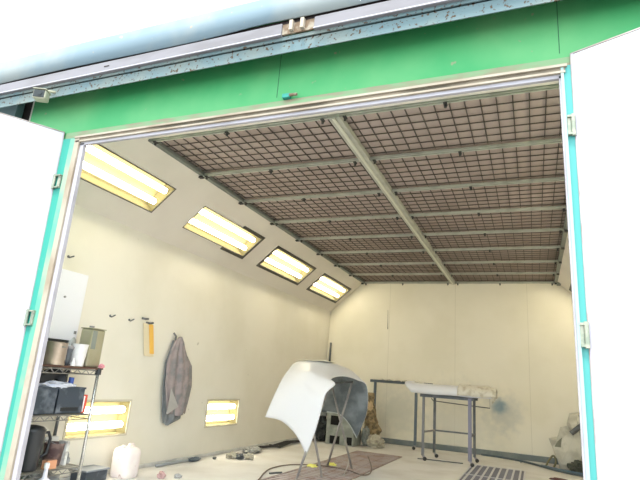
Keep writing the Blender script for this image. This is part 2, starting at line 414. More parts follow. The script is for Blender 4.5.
# white ribbed sheet above it
P = []
for i in range(253):
    x = -2.9 + 6.3 * i / 252
    y = YC - .036
    P.append([(cx(x), y, cz(2.982)), (cx(x), y, cz(3.413))])
struct(MB().grid(P).build('wall_fascia', fascia, solid=.004))
struct(box((-3.3, YC, cz(3.36)), (3.7, YF + .08, cz(3.40))).build('canopy_sky_blocker', darkvoid))  # unseen slab added to block sky light above the header, dark against bounce
# rusty gap with a bracket where the rail is joined
t = thing('rail_joint_bracket', (cx(.175), YC - .03, cz(2.73)), 'rusty bracket in the gap where the grey canopy rail is joined', 'bracket')
cbox((.08, YC - .02, 2.733), (.27, YC - .008, 2.797)).build('back_plate', rust, t)
cbox((.13, YC - .045, 2.74), (.150, YC - .02, 2.800)).build('lug', rusty, t); cbox((.195, YC - .045, 2.74), (.215, YC - .02, 2.800)).build('lug', rusty, t)
o = cbox((-1.175, YC - .033, 2.762), (-1.135, YC - .0299, 2.768)).build('rail_slot_plate', darkvoid, loc=(-1.4, YC, 2.93))
tag(o, 'short dark slot plate in the grey canopy rail', 'plate')

# security camera under the canopy
VX, VY, VZ = -1.885, -.90, 2.752     # in front of the canopy lip, turned towards the yard
t = thing('security_camera', (VX, VY, VZ), 'boxy cream security camera with a dark front under the canopy', 'camera')
MV = Matrix.Translation((VX, VY, VZ)) @ Matrix.Rotation(math.radians(28), 4, 'Z') @ Matrix.Scale(.82, 4)
MB().box((-.058, -.03, -.045), (.050, .06, .040), MV).build('housing', cch, t, bevel=.010)
MB().box((-.062, -.040, .038), (.054, .065, .045), MV).build('sun_hood', cch, t, bevel=.003)
MB().box((-.050, -.034, -.037), (.040, -.028, .032), MV).build('front_glass', lens_m, t, bevel=.002)
MB().tube([MV @ Vector((0, -.032, 0)), MV @ Vector((0, -.040, 0))], .018, 16).build('lens', lens_m, t)
MB().tube([MV @ Vector((0, .04, .04)), MV @ Vector((0, .05, .07)), (VX, YC + .01, VZ + .085)], .010).build('mounting_arm', cch, t)

# ------------------------------------------------------------------ ceiling filter grid
ROWS = ['first', 'second', 'third', 'fourth', 'fifth', 'sixth', 'seventh', 'eighth', 'ninth']
def mesh_panel_mb():
    m = MB(); w = W - .05; n = 16
    for i in range(n):
        x = w * (i + .5) / n - w / 2
        m.bar((x, -S / 2 + .02, .006), (x, S / 2 - .02, .006), .007)
    for j in range(7):
        y = -S / 2 + S * (j + .5) / 7
        m.bar((-w / 2, y, -.003), (w / 2, y, -.003), .007)
    return m
pm = mesh_panel_mb().build('wire_mesh_panel', wirem)
for k in range(8):
    for sd in (-1, 1):
        o = pm if (k == 0 and sd < 0) else pm.copy()
        if o is not pm: COL.objects.link(o)
        o.location = (sd * (W / 2 + .012), (k + .5) * S, HC + .018)
        side = 'left' if sd < 0 else 'right'
        tag(o, 'dark wire mesh ceiling panel %s of the central beam, %s row from the back wall' % (side, ROWS[7 - k]), 'mesh panel', 'wire mesh panels under the ceiling filter')
def make_crossbar():
    t = thing('ceiling_crossbar', (0, 0, 0), 'x', 'crossbar', 'galvanised crossbars of the ceiling grid')
    w = W - .04
    m = MB(); m.box((-w / 2, -.015, 0), (w / 2, .015, .022)); m.box((-w / 2, -.006, -.012), (w / 2, .006, 0))
    m.build('rail', galv, t, bevel=.003)
    for x in (-.06, w / 2 - .06, -w / 2 + .05):
        c = MB(); c.box((x - .012, -.02, -.022), (x + .012, .02, -.012)); c.tube([(x, 0, -.022), (x, 0, -.042)], .010, 8)
        c.build('clip', clipm, t)
    return t
cb = make_crossbar()
def copy_tree(o, parent=None):
    c = o.copy(); COL.objects.link(c)
    if parent is not None: c.parent = parent
    for ch in o.children: copy_tree(ch, c)
    return c
first = True
for k in range(9):
    for sd in (-1, 1):
        o = cb if first else copy_tree(cb); first = False
        o.location = (sd * (W / 2 + .012), min(k * S, D - .025), HC - .012)
        side = 'left' if sd < 0 else 'right'
        o['label'] = 'galvanised ceiling crossbar %s of the central beam, %s from the back wall' % (side, ROWS[8 - k])
t = thing('ceiling_beam', (0, 0, HC), 'long galvanised central beam running down the middle of the filter ceiling', 'beam')
m = MB(); m.box((-.045, -.02, HC - .03), (.045, D, HC + .02)); m.build('beam_flange', galv, t, bevel=.005)
m = MB(); m.box((-.012, -.02, HC - .042), (.012, D, HC - .03)); m.build('beam_rib', mat('bright_steel_rib', (.62, .63, .55), .35, .4), t, bevel=.003)
for sd, nm in ((-1, 'left'), (1, 'right')):
    t = thing('ceiling_edge_rail', (sd * W, 0, HC), 'dull steel edge rail of the filter ceiling along the %s cove' % nm, 'rail', 'edge rails of the filter ceiling')
    m = MB(); m.box((sd * (W - .035), -.02, HC - .018), (sd * (W + .012), D, HC + .02)); m.build('rail', galvd, t, bevel=.003)
    for k in range(1, 9):
        y = min(k * S, D - .04)
        MB().box((sd * W - .028, y - .02, HC - .036), (sd * W + .012, y + .02, HC - .018)).build('clip', clipm, t)
box((W + .0, D - .14, HC - .06), (W + .06, D - .02, HC - .02)).build('corner_bracket', galvd, bevel=.004)
tag(bpy.data.objects['corner_bracket'], 'small steel bracket at the far right corner of the filter ceiling', 'bracket')

# ------------------------------------------------------------------ lamps
def lamp(M, y0, y1, s0, s1, label, frame, group, part=None, fy=None, name='recessed_light', tr=.029):
    """recessed two-tube lamp in the local frame of a wall: x across, y along, z into the room"""
    base = M @ Vector(((s0 + s1) / 2, (y0 + y1) / 2, 0))
    t = thing(name, base, label, 'light', group)
    dp = -.11; th = .012
    m = MB()
    m.box((s0, y0, dp - th), (s1, y1, dp), M); m.box((s0, y0, dp), (s0 + .004, y1, -.001), M); m.box((s1 - .004, y0, dp), (s1, y1, -.001), M)
    m.box((s0, y0, dp), (s1, y0 + .004, -.001), M); m.box((s0, y1 - .004, dp), (s1, y1, -.001), M)
    m.build('reflector_tray', tray, t)
    fw = .042
    m = MB(); f0 = y0 if fy is None else fy
    if frame == 'full':
        m.box((s0 - fw, y0 - fw, .0), (s0, y1 + fw, .008), M); m.box((s1, y0 - fw, .0), (s1 + fw, y1 + fw, .008), M)
        m.box((s0, y0 - fw, .0), (s1, y0, .008), M); m.box((s0, y1, .0), (s1, y1 + fw, .008), M)
        m.build('frame', lframe, t)
    elif frame == 'end':     # black masking only around the far end, the rest is a thin dark lip
        m.box((s0 - fw, f0, .0), (s0, y1 + fw, .008), M); m.box((s1, f0, .0), (s1 + fw, y1 + fw, .008), M)
        m.box((s0, y1, .0), (s1, y1 + fw, .008), M)
        m.build('frame', lframe, t)
        m = MB(); m.box((s0 - .006, y0, 0), (s0, f0, .004), M); m.box((s1, y0, 0), (s1 + .006, f0, .004), M); m.box((s0 - .006, y0 - .006, 0), (s1 + .006, y0, .004), M)
        m.build('lip', lframe, t)
    elif frame == 'thin':
        m.box((s0 - .008, y0 - .008, .0), (s0, y1 + .012, .005), M); m.box((s1, y0 - .008, .0), (s1 + .008, y1 + .012, .005), M)
        m.box((s0, y1, .0), (s1, y1 + .012, .005), M); m.box((s0, y0 - .008, .0), (s1, y0, .005), M)
        m.build('frame', lframe, t)
    else:
        m.box((s0 - .018, y0 - .02, .0), (s0, y1 + .02, .007), M); m.box((s1, y0 - .02, .0), (s1 + .018, y1 + .02, .007), M)
        m.box((s0, y1, .0), (s1, y1 + .02, .007), M); m.box((s0, y0 - .02, .0), (s1, y0, .007), M)
        m.build('frame', lframe_pale, t)
    for f in (.27, .73):
        s = s0 + (s1 - s0) * f
        tb = MB().tube([M @ Vector((s, y0 + .016, -.055)), M @ Vector((s, y1 - .016, -.055))], tr, 14).build('tube', tube_m, t, smooth=False)
        for ya, yb in ((y0 + .004, y0 + .016), (y1 - .016, y1 - .004)):
            MB().tube([M @ Vector((s, ya, -.055)), M @ Vector((s, yb, -.055))], tr * .9, 12).build('tube_cap', tray, tb)
    return t
ML, MR = cove_matrix(-1), cove_matrix(1)
names = ['nearest the doors', 'second from the doors, half framed in black', 'third from the doors, fully framed in black', 'farthest from the doors, smallest']
for i, (y0, y1) in enumerate(LAMPS):
    fr = ['thin', 'end', 'full', 'full'][i]
    lamp(ML, y0, y1, *LS, 'lit two-tube lamp in the left cove, ' + names[i], fr, 'lamps in the left cove', fy=(y0 + (y1 - y0) * .62))
    lamp(MR, y0, y1, *LS, 'lit lamp in the right cove, ' + ['nearest the doors', 'second from the doors', 'third from the doors', 'farthest from the doors'][i], 'full', 'lamps in the right cove')
MLW = Matrix(((0, 0, 1, -XW), (0, 1, 0, 0), (1, 0, 0, 0), (0, 0, 0, 1)))
for i, (y0, y1) in enumerate(LOWS):
    lamp(MLW, y0, y1, LZ[0], LZ[1], ['lit low wall lamp behind the shelving rack, near the floor', 'lit low wall lamp between the hanging overall and the white panel'][i], 'pale', 'low lamps in the left wall', name='wall_light', tr=.030)

# ------------------------------------------------------------------ left wall: cabinet, hooks, hangings
t = thing('wall_cabinet', (-XW, .02, 1.1), 'white wall cabinet above the shelving rack beside the door jamb', 'cabinet')
XA = -2.20
box((-XW, -.42, 1.115), (XA - .012, .115, 1.665)).build('body', whitep, t, bevel=.004)
d = box((XA - .012, -.42, 1.115), (XA, .115, 1.665)).build('door', mat('cool_white_enamel', (.90, .89, .93), .35), t, bevel=.003)
box((-XW, -.16, 1.10), (XA - .01, .11, 1.114)).build('underside_shadow', clipm, t)  # near-black strip stands in for the shadow line under the cabinet
MB().tube([(XA, -.085, 1.45), (XA + .012, -.085, 1.45)], .008).build('knob', steel_grey, d)
for i, (y, z, lb) in enumerate([(.562, 1.383, 'small dark wall hook, nearest to the tall tin'), (.812, 1.379, 'small dark wall hook between the first hook and the yellow strip'), (-.02, 1.80, 'small dark wall hook above the white cabinet')]):
    t = thing('wall_hook', (-XW, y, z), lb, 'hook', 'hooks on the left wall')
    MB().tube([(-XW, y - .012, z + .0), (-XW + .02, y - .012, z - .010), (-XW + .022, y + .028, z + .012)], .0065, 8).build('hook_arm', steel_dark, t)
    MB().tube([(-XW, y - .012, z), (-XW + .006, y - .012, z)], .011, 10).build('hook_base', steel_dark, t)
t = thing('hanging_strip_holder', (-XW, 1.07, 1.40), 'orange yellow strip with a cream side hanging from hooks', 'strip')
def tilt(mb, k=-.27, z0=1.375):
    for v in mb.bm.verts: v.co.y += k * (v.co.z - z0)
    return mb
tilt(box((-XW + .012, 1.062, 1.085), (-XW + .03, 1.125, 1.375))).build('yellow_strip', yellowm, t, bevel=.01)
m = MB(); m.box((-XW + .012, 0.985, 1.06), (-XW + .020, 1.062, 1.375)); m.box((-XW + .012, 1.062, 1.06), (-XW + .020, 1.125, 1.085)); tilt(m).build('cream_backing', creamp, t, bevel=.003)
MB().tube([(-XW, .97, 1.420), (-XW + .03, 0.99, 1.415), (-XW + .03, 1.03, 1.42)], .011).build('hook', steel_dark, t)
MB().tube([(-XW, 1.04, 1.385), (-XW + .03, 1.06, 1.38), (-XW + .03, 1.11, 1.39)], .011).build('hook', steel_dark, t)

# overall hanging from a hook
t = thing('hanging_overall', (-XW, 1.6, 1.3), 'grey mauve work overall hanging from a hook on the left wall', 'overall')
def cloth(rows, x0, amp, fr, ph, nx=26, sub=6):
    """rows of (z, yleft, yright) interpolated into a folded sheet"""
    P = []
    R = []
    for a, b in zip(rows, rows[1:]):
        for q in range(sub):
            f = q / sub; R.append(tuple(a[i] * (1 - f) + b[i] * f for i in range(3)))
    R.append(rows[-1])
    zt, zb = rows[0][0], rows[-1][0]
    for z, l, r in R:
        dn = (zt - z) / (zt - zb)
        row = []
        for i in range(nx + 1):
            s = i / nx
            x = x0 + amp * (.35 + .65 * dn) * (.55 + .45 * math.sin(fr * PI * s + ph + dn * .8)) + .25 * amp * math.sin(2.3 * fr * PI * s + dn * 3) + .035 * math.sin(PI * s)
            row.append((x, l + (r - l) * s, z + .012 * math.sin(s * 9 + ph)))
        P.append(row)
    return MB().grid(P)
cloth([(1.285, 1.54, 1.565), (1.23, 1.47, 1.64), (1.11, 1.42, 1.73), (1.00, 1.39, 1.84), (.79, 1.41, 1.885), (.63, 1.46, 1.86), (.49, 1.50, 1.83)], -XW + .035, .028, 3.5, .3).build('front_panel', garm, t, smooth=True, solid=.006)
cloth([(1.24, 1.47, 1.54), (1.0, 1.39, 1.62), (.76, 1.40, 1.68), (.52, 1.45, 1.77), (.455, 1.47, 1.78), (.40, 1.49, 1.60)], -XW + .015, .022, 3.5, 1.3).build('back_panel', garm2, t, smooth=True, solid=.006)
MB().grid([[(-XW + .095, 1.47, .76), (-XW + .10, 1.48, .74)], [(-XW + .10, 1.46, .65), (-XW + .115, 1.56, .63)], [(-XW + .10, 1.455, .58), (-XW + .115, 1.60, .575)], [(-XW + .095, 1.45, .51), (-XW + .10, 1.46, .505)]]).build('turned_lining', garm3, t, solid=.004)
MB().tube([(-XW, 1.50, 1.33), (-XW + .03, 1.505, 1.30), (-XW + .035, 1.50, 1.20)], .010).build('hanger_hook', steel_dark, t)

# ------------------------------------------------------------------ shelving rack and what stands on it
RX0, RX1, RY0, RY1 = -2.28, -1.95, -.50, .165
ZS = (.905, .572, .195)
t = thing('shelving_rack', (RX1, RY1, 0), 'chrome wire shelving rack against the left wall', 'shelving')
for x in (RX0, RX1):
    for y in (RY0, RY1):
        p = MB().tube([(x, y, .02), (x, y, .90)], .0125, 10).build('post', chrome if x == RX1 else steel_dark, t, smooth=True)
        MB().tube([(x, y, .0), (x, y, .02)], .018, 10).build('foot', rubber, p)
        MB().tube([(x, y, .865), (x, y, .912)], .024, 10).build('collar', blackp, p)
for i, z in enumerate(ZS):
    m = MB()
    for x in (RX0, RX1): m.tube([(x, RY0, z - .008), (x, RY1, z - .008)], .005, 6); m.tube([(x, RY0, z - .042), (x, RY1, z - .042)], .004, 6)
    for y in (RY0, RY1): m.tube([(RX0, y, z - .008), (RX1, y, z - .008)], .005, 6); m.tube([(RX0, y, z - .042), (RX1, y, z - .042)], .004, 6)
    n = 16
    for x in (RX0, RX1):
        pts = [(x, RY0 + (RY1 - RY0) * k / n, z - (.008 if k % 2 else .042)) for k in range(n + 1)]
        for a, b in zip(pts, pts[1:]): m.tube([a, b], .003, 5)
    for k in range(1, 12):
        xx = RX0 + (RX1 - RX0) * k / 12; m.tube([(xx, RY0, z - .006), (xx, RY1, z - .006)], .0025, 5)
    s = m.build('wire_shelf', wirerack, t)
    if i == 0: box((RX0 - .01, RY0, z), (RX1 + .012, RY1 + .035, z + .014)).build('shelf_board', boardm, s)
ZT0 = ZS[0] + .0145
X = -2.00
def obj_lathe(name, c, prof, m, label, cat, n=24, smooth=True, **k):
    o = MB().lathe(c, prof, n, **k).build(name, m, None, smooth=False, loc=c)
    if smooth:
        for f in o.data.polygons: f.use_smooth = len(f.vertices) == 4
    return tag(o, label, cat)
t = thing('metal_pot', (X, -.245, ZT0), 'dull copper metal pot on the top shelf under the cabinet', 'pot')
MB().lathe((X, -.245, ZT0), [(.080, 0), (.086, .004), (.086, .158), (.089, .162), (.083, .160), (.081, .01)], 28).build('bowl', copper, t, smooth=True)
MB().tube([(X + .08, -.26, ZT0 + .13), (X + .105, -.245, ZT0 + .13), (X + .08, -.23, ZT0 + .13)], .004).build('handle', steel_grey, t)
t = thing('spray_gun_cup', (X, -.112, ZT0), 'dark grey spray cup with a small cone between pot and white cup', 'spray cup')
MB().lathe((X, -.118, ZT0), [(.018, 0), (.024, .03), (.028, .09), (.032, .12), (.034, .125)], 18).build('cup', cupgrey, t, smooth=True)
MB().lathe((X, -.112, ZT0), [(.035, .126), (.035, .140), (.02, .147)], 18).build('lid', steel_grey, t, smooth=True)
MB().lathe((X + .065, -.115, ZT0), [(.020, 0), (.016, .02), (.007, .045), (.005, .06)], 14).build('nozzle_cone', whitep, t, smooth=True)
t = thing('mixing_cup', (X + .01, -.03, ZT0), 'white tapered plastic mixing cup on the top shelf', 'cup')
MB().lathe((X + .01, -.03, ZT0), [(.048, 0), (.050, .004), (.064, .165), (.067, .168), (.061, .168), (.046, .01)], 28).build('body', whitep, t, smooth=True)
MB().tube([(X + .08, .09, ZT0 + .14), (X + .112, .10, ZT0 + .13), (X + .108, .10, ZT0 + .07), (X + .072, .09, ZT0 + .05)], .005).build('handle', whitep, t) if False else None
t = thing('paint_tin', (X - .02, .12, ZT0), 'tall square olive tin standing at the end of the top shelf', 'tin')
M = Matrix.Translation((X - .04, .088, ZT0))
o = box((X - .10, .055, ZT0), (X + .02, .198, ZT0 + .298)).build('body', tinm, t, bevel=.012)
box((X - .104, .051, ZT0 + .298), (X + .024, .202, ZT0 + .306)).build('rim', tinm, t, bevel=.003)
box((X + .0201, .068, ZT0 + .14), (X + .0212, .115, ZT0 + .285)).build('label_patch', tinshade, t)
l = MB().tube([(X - .06, .12, ZT0 + .306), (X - .06, .12, ZT0 + .325)], .02, 14).build('screw_cap', steel_grey, t)
t = thing('glass_jar', (-2.23, .09, ZT0), 'pale frosted jar against the wall behind the white cup', 'jar')
MB().lathe((-2.23, .09, ZT0), [(.04, 0), (.042, .01), (.042, .20), (.03, .225), (.03, .25)], 20).build('body', mat('frosted_jar', (.52, .53, .50), .2), t, smooth=True)
MB().lathe((-2.23, .09, ZT0), [(.033, .25), (.033, .275)], 20).build('lid', steel_grey, t)
tag(MB().blob((RX1 + .002, .186, ZT0 + .012), (.022, .022, .018), 3, .4, 3, 10, .2).build('pink_rag', pinkm, loc=(RX1 - .01, .18, ZT0)), 'small crumpled pink rag on the end of the top shelf', 'rag')
# second shelf
Z2 = ZS[1]
t = thing('storage_crate', (-2.10, -.12, Z2), 'dark grey blue plastic crate on the middle shelf', 'crate')
CX0, CX1 = -2.26, -1.985
def crate_box(y0, y1, nm):
    m = MB(); z0, z1 = Z2, Z2 + .185
    m.box((CX0, y0, z0), (CX1, y1, z0 + .008)); m.box((CX0, y0, z0), (CX0 + .008, y1, z1)); m.box((CX1 - .008, y0, z0), (CX1, y1, z1))
    m.box((CX0, y0, z0), (CX1, y0 + .008, z1)); m.box((CX0, y1 - .008, z0), (CX1, y1, z1))
    return m
crate_box(-.42, -.155, '').build('bin', crate, t, bevel=.004)
b2 = crate_box(-.145, .10, '').build('bin', crate, t, bevel=.004)
for y0, y1 in ((-.425, -.152), (-.148, .105)):
    m = MB(); m.box((CX1 - .01, y0, Z2 + .178), (CX1 + .006, y1, Z2 + .192)); m.box((CX0, y0, Z2 + .178), (CX0 + .01, y1, Z2 + .192)); m.box((CX0, y1 - .01, Z2 + .178), (CX1, y1, Z2 + .192)); m.box((CX0, y0, Z2 + .178), (CX1, y0 + .01, Z2 + .192))
    m.build('rim', crate, t)
m = MB(); m.box((CX1, -.10, Z2 + .02), (CX1 + .005, .06, Z2 + .045)); m.build('pull_lip', blackp, t)
tag(MB().blob((-2.07, -.13, Z2 + .200), (.11, .17, .028), 5, .35, 2.5, 14, .3).build('paper_wipes', mat('bluish_white_paper', (.70, .72, .80), .8), loc=(-2.07, -.13, Z2 + .19)), 'crumpled bluish white paper lying on top of the crate', 'paper')
tag(MB().tube([(-2.03, -.01, Z2 + .193), (-2.03, -.01, Z2 + .262)], .020, 16).build('blue_spray_cap', bluep, loc=(-2.03, -.01, Z2 + .19)), 'small blue cylinder standing on the crate', 'cap')
t = thing('black_sander', (-2.08, -.24, Z2 + .2), 'black power tool lying behind the paper on the crate', 'tool')
m = MB(); m.bar((-2.06, -.36, Z2 + .225), (-2.10, -.09, Z2 + .29), .09, .075); m.build('grip', blackp, t, bevel=.012)
MB().tube([(-2.12, -.05, Z2 + .295), (-2.12, -.045, Z2 + .23)], .035, 14).build('head', blackp, t)
MB().bar((-2.03, -.10, Z2 + .20), (-2.05, -.08, Z2 + .30), .05, .02).build('guard', blackp, t)
t = thing('red_box', (-1.99, .14, Z2), 'small red and white box beside the crate on the middle shelf', 'box')
box((-2.10, .112, Z2), (-1.995, .150, Z2 + .135)).build('carton', redm, t, bevel=.002)
box((-1.995, .112, Z2 + .01), (-1.993, .124, Z2 + .125)).build('white_stripe', whitep, t)
box((-2.098, .1502, Z2 + .02), (-1.998, .1515, Z2 + .115)).build('black_panel', blackp, t)
# third shelf
Z3 = ZS[2]
t = thing('black_jug', (-2.04, -.255, Z3), 'tall black plastic jug with a handle on the lower shelf', 'jug')
MB().lathe((-2.04, -.255, Z3), [(.075, 0), (.08, .01), (.088, .24), (.092, .26), (.095, .275), (.07, .29), (.03, .30)], 24).build('body', blackp, t, smooth=True)
MB().tube([(-2.04, -.18, Z3 + .245), (-2.03, -.12, Z3 + .245), (-2.03, -.095, Z3 + .20), (-2.03, -.105, Z3 + .10), (-2.04, -.175, Z3 + .06)], .011, 8).build('handle', blackp, t, smooth=True)
t = thing('brown_bucket', (-2.08, .0, Z3), 'dark brown bucket on the lower shelf', 'bucket')
MB().lathe((-2.08, .0, Z3), [(.058, 0), (.060, .005), (.073, .155), (.076, .160), (.069, .158), (.055, .01)], 24).build('body', brownpot, t, smooth=True)
MB().tube([(-2.08 + .07 * math.cos(a), .0 + .076 * math.sin(a) * 1.0, Z3 + .15 + .03 * math.sin(a * 1.0) ** 2) for a in [PI * k / 10 + PI for k in range(11)]], .0025, 6).build('bail_handle', steel_grey, t)
tag(box((-2.20, -.02, Z3), (-2.16, .10, Z3 + .19)).build('white_carton', card, loc=(-2.18, .04, Z3)), 'dirty white carton standing behind the brown bucket', 'carton')
tag(MB().box((-2.11, .062, Z3), (-2.02, .085, Z3 + .17)).build('marked_card', card, loc=(-2.06, .07, Z3)), 'white marked card standing between bucket and crumpled cloth', 'card')
tag(MB().blob((-2.12, .125, Z3 + .035), (.07, .032, .06), 8, .5, 3, 14, .4).build('crumpled_rag', dustgrey, loc=(-2.12, .12, Z3)), 'crumpled grey cloth at the end of the lower shelf', 'rag')
t = thing('terracotta_block', (-1.97, -.10, Z3), 'small terracotta coloured box at the front of the lower shelf', 'box')
box((-2.01, -.145, Z3), (-1.955, -.06, Z3 + .06)).build('carton', terra, t, bevel=.003)
box((-2.005, -.14, Z3 + .06), (-1.96, -.065, Z3 + .064)).build('lid', mat('brown_lid', (.30, .17, .12), .7), t)
t = thing('white_bottle', (-1.93, -.24, 0), 'white plastic bottle with a narrow neck at the foot of the rack', 'bottle')
MB().lathe((-1.905, -.19, 0), [(.06, 0), (.064, .01), (.064, .10), (.05, .135), (.016, .16), (.013, .215), (.016, .22)], 20).build('body', mat('lilac_white_plastic', (.74, .72, .80), .35), t, smooth=True)
MB().lathe((-1.905, -.19, 0), [(.018, .22), (.018, .25), (.012, .255)], 14).build('cap', whitep, t)
tag(MB().blob((-2.115, -.03, .065), (.12, .15, .075), 12, .35, 2.6, 16, .25).build('sack', dustgrey, loc=(-2.1, 0, 0)), 'dusty grey sack stuffed under the rack', 'sack')
t = thing('battery_case', (-2.10, .55, 0), 'dark blue grey case on the floor beside the rack', 'case')
box((-2.30, .42, 0), (-2.13, .66, .085)).build('case_body', crate, t, bevel=.01)
box((-2.31, .41, .085), (-2.12, .67, .10)).build('lid', mat('slate_lid', (.25, .27, .31), .5), t, bevel=.004)
# jerry can
t = thing('jerry_can', (-2.10, .86, 0), 'pale pink plastic jerry can on the floor by the left wall', 'jerry can')
MB().lathe((-2.12, .85, 0), [(.088, 0), (.098, .012), (.100, .04), (.100, .205), (.092, .232), (.07, .248), (.05, .252)], 32, sq=1.9).build('body', canm, t, smooth=True)
MB().tube([(-2.10, .83, .24), (-2.10, .84, .272), (-2.10, .885, .274), (-2.10, .905, .24)], .012, 10).build('handle', canm, t, smooth=True)
MB().tube([(-2.12, .79, .235), (-2.12, .79, .270)], .019, 16).build('cap', whitep, t)
box((-2.16, .964, .05), (-2.09, .968, .16)).build('moulded_panel', canm, t, bevel=.003) if False else None

# ------------------------------------------------------------------ floor bits by the left wall
t = thing('grey_pipe_offcut', (-2.2, 1.8, 0), 'grey flattened hose end lying along the left wall', 'hose')
MB().tube([(-2.23, 1.42, .016), (-2.23, 1.6, .016), (-2.22, 1.80, .018), (-2.21, 1.98, .020)], .014, 8).build('hose_body', mat('pale_grey_hose', (.34, .36, .37), .6), t, smooth=True)
MB().blob((-2.19, 2.00, .022), (.035, .09, .02), 2, .5, 3, 10, .1).build('frayed_end', slate, t)
tag(MB().blob((-2.12, 2.30, .014), (.02, .028, .014), 21, .4, 3, 8).build('dark_pebble', cupgrey, loc=(-2.12, 2.30, 0)), 'small dark lump on the floor between grey hose and paint-stained rags', 'debris')
for i, (x, y, r, mm, lb) in enumerate([(-2.02, 2.50, (.05, .045, .032), paperl, 'small crumpled pale rag in the floor heap, nearest the doors'), (-1.93, 2.55, (.04, .04, .030), cupgrey, 'small crumpled dark rag in the middle of the floor heap'), (-1.84, 2.60, (.045, .04, .036), paperl, 'small crumpled pale rag in the floor heap, nearest the white panel'), (-2.10, 2.68, (.035, .12, .018), steel_grey, 'flat grey scrap between the floor heap and the left wall')]):
    tag(MB().blob((x, y, r[2] * .75), r, 30 + i, .8, 3.2, 12, .3).build('crumpled_rag', mm, loc=(x, y, 0)), lb, 'rag', 'scraps on the floor by the left wall')
tag(MB().blob((-1.86, 1.04, .02), (.035, .03, .036), 41, .6, 2.5, 10, .3).build('pink_scrap', mat('dull_pink', (.52, .34, .33), .8), loc=(-1.87, 1.06, 0)), 'small dull pink scrap on the floor near the jerry can', 'scrap')
tag(MB().blob((-1.76, 1.15, .015), (.03, .035, .02), 42, .5, 2.5, 10, .3).build('grey_scrap', mat('pale_grey_scrap', (.42, .43, .44), .8), loc=(-1.76, 1.22, 0)), 'small grey scrap on the floor beside the pink one', 'scrap')
m = MB()
for q, (dx, r) in enumerate([(0, .016), (.05, .012), (.09, .014)]):
    m.tube([(-2.24 + dx, 3.3 + .2 * q, .02 + .01 * q), (-2.15 + dx + .03 * math.sin(q), 3.8, .02), (-2.19 + dx, 4.3, .035), (-2.10 + dx - .05 * q, 4.8, .02), (-2.14 + dx * .5, 5.4, .02)], r, 8)
tag(m.build('black_cables', rubber, loc=(-2.15, 4.3, 0)), 'bundle of black cables lying along the foot of the left wall', 'cables')
tag(MB().blob((-2.10, 3.12, .03), (.09, .16, .03), 51, .5, 3, 12, .2).build('dusty_cloth', dustgrey, loc=(-2.12, 3.4, 0)), 'flat dusty grey cloth at the start of the black cables', 'cloth')
tag(MB().tube([(-1.23, 1.95, .012), (-1.20, 2.03, .012), (-1.16, 2.09, .012)], .010, 6).build('short_hose_end', cupgrey, loc=(-1.385, 2, 0)), 'short dark hose end on the floor left of the stand', 'hose')

# ------------------------------------------------------------------ floor gratings
def grating(x0, x1, y0, y1, along, mm, label, step, bw):
    t = thing('floor_grating', ((x0 + x1) / 2, (y0 + y1) / 2, .0), label, 'grating', 'floor gratings')
    box((x0, y0, .0005), (x1, y1, .003)).build('pit', gr_dark if along == 'y' else mat('dusty_pit', (.50, .46, .44), .9, col2=(.42, .36, .33), scale=5), t)
    m = MB(); m.box((x0 - .02, y0 - .02, .0005), (x0, y1 + .02, .010)); m.box((x1, y0 - .02, .0005), (x1 + .02, y1 + .02, .010)); m.box((x0, y0 - .02, .0005), (x1, y0, .010)); m.box((x0, y1, .0005), (x1, y1 + .02, .010))
    m.build('rim', mm, t)
    m = MB()
    if along == 'y':
        n = int((x1 - x0) / step)
        for i in range(n): c = x0 + (i + .5) * (x1 - x0) / n; m.box((c - bw / 2, y0, .003), (c + bw / 2, y1, .010))
        for yv in range(1, 4): y = y0 + (y1 - y0) * yv / 4; m.box((x0, y - .008, .003), (x1, y + .008, .009))
    else:
        n = int((y1 - y0) / step)
        for i in range(n): c = y0 + (i + .5) * (y1 - y0) / n; m.box((x0, c - bw / 2, .003), (x1, c + bw / 2, .010))
        for xv in range(1, 4): x = x0 + (x1 - x0) * xv / 4; m.box((x - .008, y0, .003), (x + .008, y1, .009))
    m.build('bars', mm, t)
    return t
grating(-1.13, -.50, .9, 4.55, 'x', gr_red, 'rust-brown slatted floor grating under the white curved panel', .085, .016)
grating(.47, 1.12, .9, 4.72, 'y', gr_grey, 'pale grey floor grating with bars running towards the back, right of the table', .076, .022)

